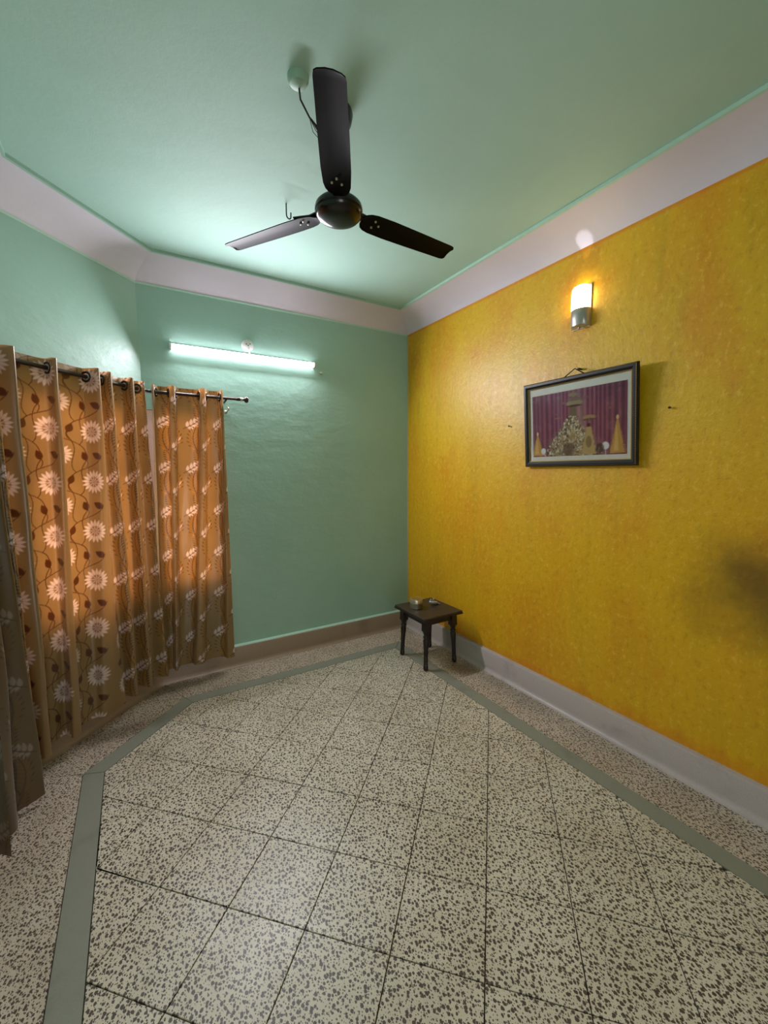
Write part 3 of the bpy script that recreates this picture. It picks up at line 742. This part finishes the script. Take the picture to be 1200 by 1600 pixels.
def photo_print():
    w_, h_ = iw-.052, ih-.078; nx, nz = 200, 132
    X, Zg = np.meshgrid(np.linspace(0, 1, nx+1), np.linspace(0, 1, nz+1))
    C = np.empty(X.shape+(3,)); L = lambda *c: np.array(lin(*c)[:3])
    st = .5+.5*np.sin(X*130+2*np.sin(X*17)); st = st**1.5
    C[:] = L(104,56,82); C += (L(150,84,114)-L(104,56,82))*st[..., None]
    edge = np.clip(np.abs(X-.48)*2.0-.35, 0, 1)[..., None]; C = C*(1-edge*.55)+L(62,44,56)*edge*.55
    pale = np.exp(-((X-.53)/.07)**2)[..., None]*np.clip(1.2-Zg, 0, 1)[..., None]; C = C*(1-.7*pale)+L(176,158,152)*.7*pale
    nzr = rng.random(X.shape)
    def blob(cx, cy, rx, ry, col, al=1.0, soft=.25, jit=.0):
        nonlocal C
        d = np.sqrt(((X-cx)/rx)**2+((Zg-cy)/ry)**2)+jit*(nzr-.5); a = np.clip((1-d)/soft, 0, 1)[..., None]*al; C = C*(1-a)+L(*col)*a
    def tri(cx, y0, w0, y1, w1, col, al=1.0, jit=.0):
        nonlocal C
        t = np.clip((Zg-y0)/(y1-y0), 0, 1); hw = w0*(1-t)+w1*t
        a = np.clip((hw-np.abs(X-cx)*(1+jit*(nzr-.5)))/.012, 0, 1)*((Zg >= y0) & (Zg <= y1)); a = a[..., None]*al; C = C*(1-a)+L(*col)*a
    # hanging canopy lamp at the top middle
    blob(.49,.80,.10,.05,(150,132,110)); blob(.49,.86,.08,.03,(120,104,92)); blob(.48,.93,.06,.035,(140,122,104)); blob(.49,.76,.085,.02,(74,60,52)); blob(.38,.82,.03,.02,(120,104,92))
    for a, b in ((.30,.66),(.86,.66),(.62,.86)): blob(a,b,.035,.018,(120,84,86))
    blob(.30,.60,.045,.014,(150,96,104)); tri(.30,.60,.004,.80,.002,(140,110,110))
    # pyramid of tinsel and figures
    tri(.46,.0,.30,.62,.03,(128,116,98),1,.8); tri(.48,.05,.10,.74,.035,(110,98,80),1,.9)
    tri(.45,.0,.28,.58,.05,(150,132,104),.85,.3)
    for q in range(900):
        t = rng.random(); cy = t*.6; cx = .46+(rng.random()-.5)*2*(.30*(1-t)+.035)
        blob(cx, cy, .005+.011*rng.random(), .008+.022*rng.random(), [(196,186,164),(74,62,52),(168,140,92),(120,92,70),(214,208,192),(60,56,56)][rng.integers(6)], .8, .5)
    blob(.43,.10,.07,.12,(88,76,68),.8); blob(.47,.30,.06,.12,(170,146,104),.7,.6)
    # parasol and a standing figure
    blob(.645,.56,.075,.042,(158,128,100)); blob(.645,.53,.075,.02,(96,74,66)); tri(.645,.30,.005,.55,.004,(180,160,130)); tri(.64,.02,.085,.42,.03,(176,150,104),1,.5); blob(.64,.20,.035,.10,(120,98,70),.8); blob(.64,.45,.022,.03,(52,42,42))
    # orange robed figures at both sides
    for cx, hh in ((.06,.36),(.915,.50)):
        tri(cx,.02,.075,hh,.012,(190,142,78),1,.5); tri(cx-.01,.05,.03,hh*.8,.008,(214,172,104),.8); blob(cx,hh+.02,.014,.035,(214,180,140))
    blob(.13,.09,.032,.055,(214,214,218)); blob(.805,.13,.038,.062,(216,216,224)); tri(.805,.0,.010,.08,.008,(196,196,204)); blob(.75,.10,.05,.08,(52,44,50),.8)
    nv = X.size; V = np.stack([np.full(X.shape, -.0052), (0.5-X)*w_, FW+.030+Zg*h_], -1)
    me = bpy.data.meshes.new('photo_print'); idx = np.arange(nv).reshape(X.shape)
    qd = np.stack([idx[:-1,:-1], idx[:-1,1:], idx[1:,1:], idx[1:,:-1]], -1).reshape(-1, 4)
    me.from_pydata(V.reshape(-1,3).tolist(), [], qd.tolist()); me.update()
    ca = me.color_attributes.new('print', 'FLOAT_COLOR', 'POINT'); ca.data.foreach_set('color', np.concatenate([C.reshape(-1,3), np.ones((nv,1))], 1).astype(np.float32).reshape(-1))
    me.materials.append(print_mat()); o = bpy.data.objects.new('photo_print', me); COL.objects.link(o); o.parent = pic
photo_print()
mb = MB(); mb.box((-.0078,-iw/2+.004,FW+.004), (-.0064,iw/2-.004,PH-FW-.004)); mb.build('glass', M_GLASS, pic)
mb = MB(); mb.tube([(-.006,.075,PH-.004),(-.004,0,PH+.037),(-.006,-.065,PH-.004)], .0035, 8); mb.build('hanging_cord', M_WIRE, pic, smooth=True)
nl = MB(); nl.lathe([(.006,-.004),(.006,.03)], 10, axis='x'); o = nl.build('nail', M_NAIL); o.location = (0, -1.826, 2.157); tag(o, 'nail above the picture frame holding its cord', 'nail')
for y, z, lb in ((-1.2888, 1.8718, 'small dark nail in the yellow wall left of the picture'), (-2.3258, 1.8676, 'small dark nail in the yellow wall right of the picture')):
    nl = MB(); nl.lathe([(.0025,-.01),(.0025,.010),(.0065,.011),(.0065,.014)], 10, axis='x'); o = nl.build('nail', M_NAIL); o.location = (0, y, z); tag(o, lb, 'nail')

# ------------------------------------------------------------------ ceiling fan
FZ = 2.612
fan = empty('ceiling_fan', (-1.555, -1.772, CT)); tag(fan, 'dark brown three-blade ceiling fan hanging from the mint ceiling', 'ceiling fan')
fz = FZ-CT
mb = MB(); mb.lathe([(.012,-.005),(.058,-.004),(.062,-.02),(.055,-.05),(.030,-.075),(.016,-.082)], 32, (0,0,0)); mb.build('canopy', M_BLACK, fan, auto=.7)
mb = MB(); mb.lathe([(.0125,-.06),(.0125,fz+.08)], 20); mb.build('downrod', M_BLACK, fan, smooth=True)
mb = MB(); mb.lathe([(.014,fz+.095),(.026,fz+.09),(.038,fz+.065),(.042,fz+.036),(.030,fz+.028)], 32); mb.build('lower_canopy', M_BLACK, fan, auto=.7)
mb = MB(); mb.lathe([(.02,fz+.032),(.060,fz+.030),(.083,fz+.024),(.093,fz+.014),(.096,fz+.004),(.096,fz-.006),(.092,fz-.010),(.094,fz-.013),(.092,fz-.020),(.082,fz-.030),(.055,fz-.037),(.02,fz-.040),(.004,fz-.040)], 48); mb.build('motor_housing', M_BLACK, fan, auto=.7)
for q in range(3):
    a = math.radians(-117.5+120*q)
    # iron
    arm = MB(); arm.add([(.085,-.022,.004),(.135,-.018,.002),(.20,-.040,.0),(.20,.040,.0),(.135,.018,.002),(.085,.022,.004),
                         (.085,-.022,.010),(.135,-.018,.008),(.20,-.040,.006),(.20,.040,.006),(.135,.018,.008),(.085,.022,.010)],
                        [(5,4,3,2,1,0),(6,7,8,9,10,11)]+[(i,(i+1) % 6,6+(i+1) % 6,6+i) for i in range(6)])
    ao = arm.build('blade_arm', M_BLACK, fan); ao.location = (0,0,fz); ao.rotation_euler = (0,0,a)
    st = [(.108,.026),(.116,.042),(.133,.054),(.16,.061),(.24,.064),(.38,.061),(.50,.057),(.572,.055),(.588,.051),(.595,.040)]
    v = []; pitch = math.radians(-9)
    for zt in (-.002, .002):
        for x, h in st:
            for s in (-1, -.33, .33, 1):
                yy = s*h*.84; cz = .006*(1-s*s); v.append((x, yy*math.cos(pitch), zt+yy*math.sin(pitch)-.003+cz))
    n = len(st); f = []
    for k in range(n-1):
        for j in range(3):
            A_ = k*4+j; f.append((A_, A_+1, A_+5, A_+4)); B_ = n*4+A_; f.append((B_, B_+4, B_+5, B_+1))
        f.append((k*4, (k+1)*4, n*4+(k+1)*4, n*4+k*4)); f.append((k*4+3, n*4+k*4+3, n*4+(k+1)*4+3, (k+1)*4+3))
    for j in range(3):
        f.append((j, n*4+j, n*4+j+1, j+1)); e_ = (n-1)*4+j; f.append((e_, e_+1, n*4+e_+1, n*4+e_))
    bl = MB(); bl.add(v, f); bo = bl.build('blade', M_BLADE, fan, auto=.7); bo.location = (0,0,fz-.004); bo.rotation_euler = (0,0,a)
    for sx, sy in ((.165,-.018),(.165,.018),(.19,0)):
        sm = MB(); sm.lathe([(.0,-.006),(.004,-.005),(.005,-.002),(.005,.0)], 10, cap=False); so = sm.build('screw', M_STEEL, bo); so.location = (sx, sy, .002+sy*math.sin(pitch)-.002)
# supply box on the ceiling and its cable
bx = empty('fan_cable_box', (-1.735, -1.825, CT)); bx.name = 'ceiling_rose'; tag(bx, 'small round grey green ceiling rose left of the fan', 'ceiling rose')
mb = MB(); mb.lathe([(.038,0),(.038,-.012),(.030,-.026),(.012,-.032)], 24); mb.build('cover', plain('painted_rose', lin(150,185,165), .5), bx, auto=.7)
mb = MB(); mb.tube([(.004,.004,-.026),(.015,.02,-.055),(.055,.035,-.090),(.115,.047,-.118),(.166,.053,-.140)], .0035, 8); mb.build('cable', M_WIRE, bx, smooth=True)
for q in range(4):
    mb = MB(); r_ = lambda: random.uniform(-.012,.012)
    mb.tube([(.055,.035,-.09),(.08+r_(),.038+r_(),-.12+r_()),(.12+r_(),.045+r_(),-.15+r_()),(.160,.05,-.145)], .0012, 6); mb.build('loose_wire', M_WIRE, bx, smooth=True)
hkc = MB(); hkc.tube([(0,0,.005),(0,0,-.055)]+[(.014-.014*math.cos(t), 0, -.055-.016*math.sin(t)) for t in np.linspace(.3, PI, 9)]+[(.028,0,-.035)], .0035, 8)
o = hkc.build('ceiling_hook', M_WIRE, smooth=True); o.location = (-1.545, -1.105, CT); o.rotation_euler = (0,0,.25); tag(o, 'bare metal hook in the ceiling behind the fan', 'hook')

# ------------------------------------------------------------------ stool in the corner
stl = empty('stool', (-.305, -.735, 0)); tag(stl, 'small dark wooden stool with turned legs in the room corner', 'stool')
TW, TD, TZ = .385, .415, .435
mb = MB(); mb.box((-TW/2,-TD/2,TZ-.020), (TW/2,TD/2,TZ)); mb.build('seat', M_WOODTOP, stl, bevel=.006, seg=3)
mb = MB(); mb.box((-TW/2-.004,-TD/2-.004,TZ-.026), (TW/2+.004,TD/2+.004,TZ-.016)); mb.build('seat_edge', M_WOOD, stl, bevel=.004)
ax, ay = .130, .150
for nme, lo, hi in (('apron', (-ax,-ay-.011,TZ-.080), (ax,-ay+.011,TZ-.024)), ('apron', (-ax,ay-.011,TZ-.080), (ax,ay+.011,TZ-.024)),
                    ('apron', (-ax-.011,-ay,TZ-.080), (-ax+.011,ay,TZ-.024)), ('apron', (ax-.011,-ay,TZ-.080), (ax+.011,ay,TZ-.024))):
    mb = MB(); mb.box(lo, hi); mb.build(nme, M_WOOD, stl, bevel=.003)
prof = [(.013,0),(.018,.010),(.020,.030),(.016,.040),(.019,.046),(.0165,.055),(.017,.12),(.020,.19),(.0235,.235),(.021,.250),(.017,.256),(.023,.264),(.023,.272),(.017,.280),(.019,.290),(.025,.302),(.027,.312)]
for sx in (-1, 1):
    for sy in (-1, 1):
        mb = MB(); mb.lathe(prof, 18); 
        mb.box((-.0255,-.0255,.312), (.0255,.0255,TZ-.020))
        # legs splay a little towards the foot
        for i, v in enumerate(mb.v):
            k = (TZ-v.z)/TZ; mb.v[i] = Vector((v.x+sx*.016*k, v.y+sy*.016*k, v.z))
        o = mb.build('leg', M_WOOD, stl, auto=.7); o.location = (sx*ax, sy*ay, 0)
tin = empty('steel_tin', (-.392, -.690, TZ)); tag(tin, 'round steel tin with a brassy lid on the stool', 'tin')
mb = MB(); mb.lathe([(.046,0),(.051,.004),(.051,.043),(.0525,.046),(.0525,.050),(.051,.052)], 40); mb.build('tin_body', M_STEEL, tin, auto=.7)
mb = MB(); mb.lathe([(.054,.052),(.054,.075),(.051,.081),(.044,.0815),(.040,.0790),(.004,.0790)], 40); o = mb.build('lid', M_STEEL, tin, auto=.7)
mb = MB(); mb.lathe([(.039,.0789),(.039,.0797),(.003,.0804)], 36); o = mb.build('lid_top', M_BRASS, tin, auto=.7); o['label'] = 'brassy lid centre'
orn = empty('bird_ornament', (-.222, -.690, TZ)); orn.name = 'small_ornament'; tag(orn, 'small silvery curled ornament lying beside the steel tin on the stool', 'ornament')
M_ORN = plain('silvery_grey', lin(168,170,172), .3, .55)
pts = []; rr = []
for t in np.linspace(0, 1, 14):
    a = PI*.95-t*PI*1.15; pts.append((.030*math.cos(a)+.006*t, .030*math.sin(a)*-.6, .014+.016*(1-t)**2)); rr.append(.006+.010*math.sin(PI*min(1, t*1.1))**.8 if t < .92 else .003)
mb = MB(); mb.tube(pts, rr, 12); mb.build('body', M_ORN, orn, smooth=True)
mb = MB(); mb.tube([(.030,-.006,.012),(.048,-.016,.008),(.062,-.026,.003)], [.010,.007,.002], 10); mb.build('tail', M_ORN, orn, smooth=True)
for dx in (-.012, .008):
    mb = MB(); mb.lathe([(.0,-.009),(.006,-.007),(.009,0),(.006,.007),(.0,.009)], 12, (dx,.006,.038)); mb.build('knob', M_ORN, orn, smooth=True)
orn.rotation_euler = (0,0,-.35)
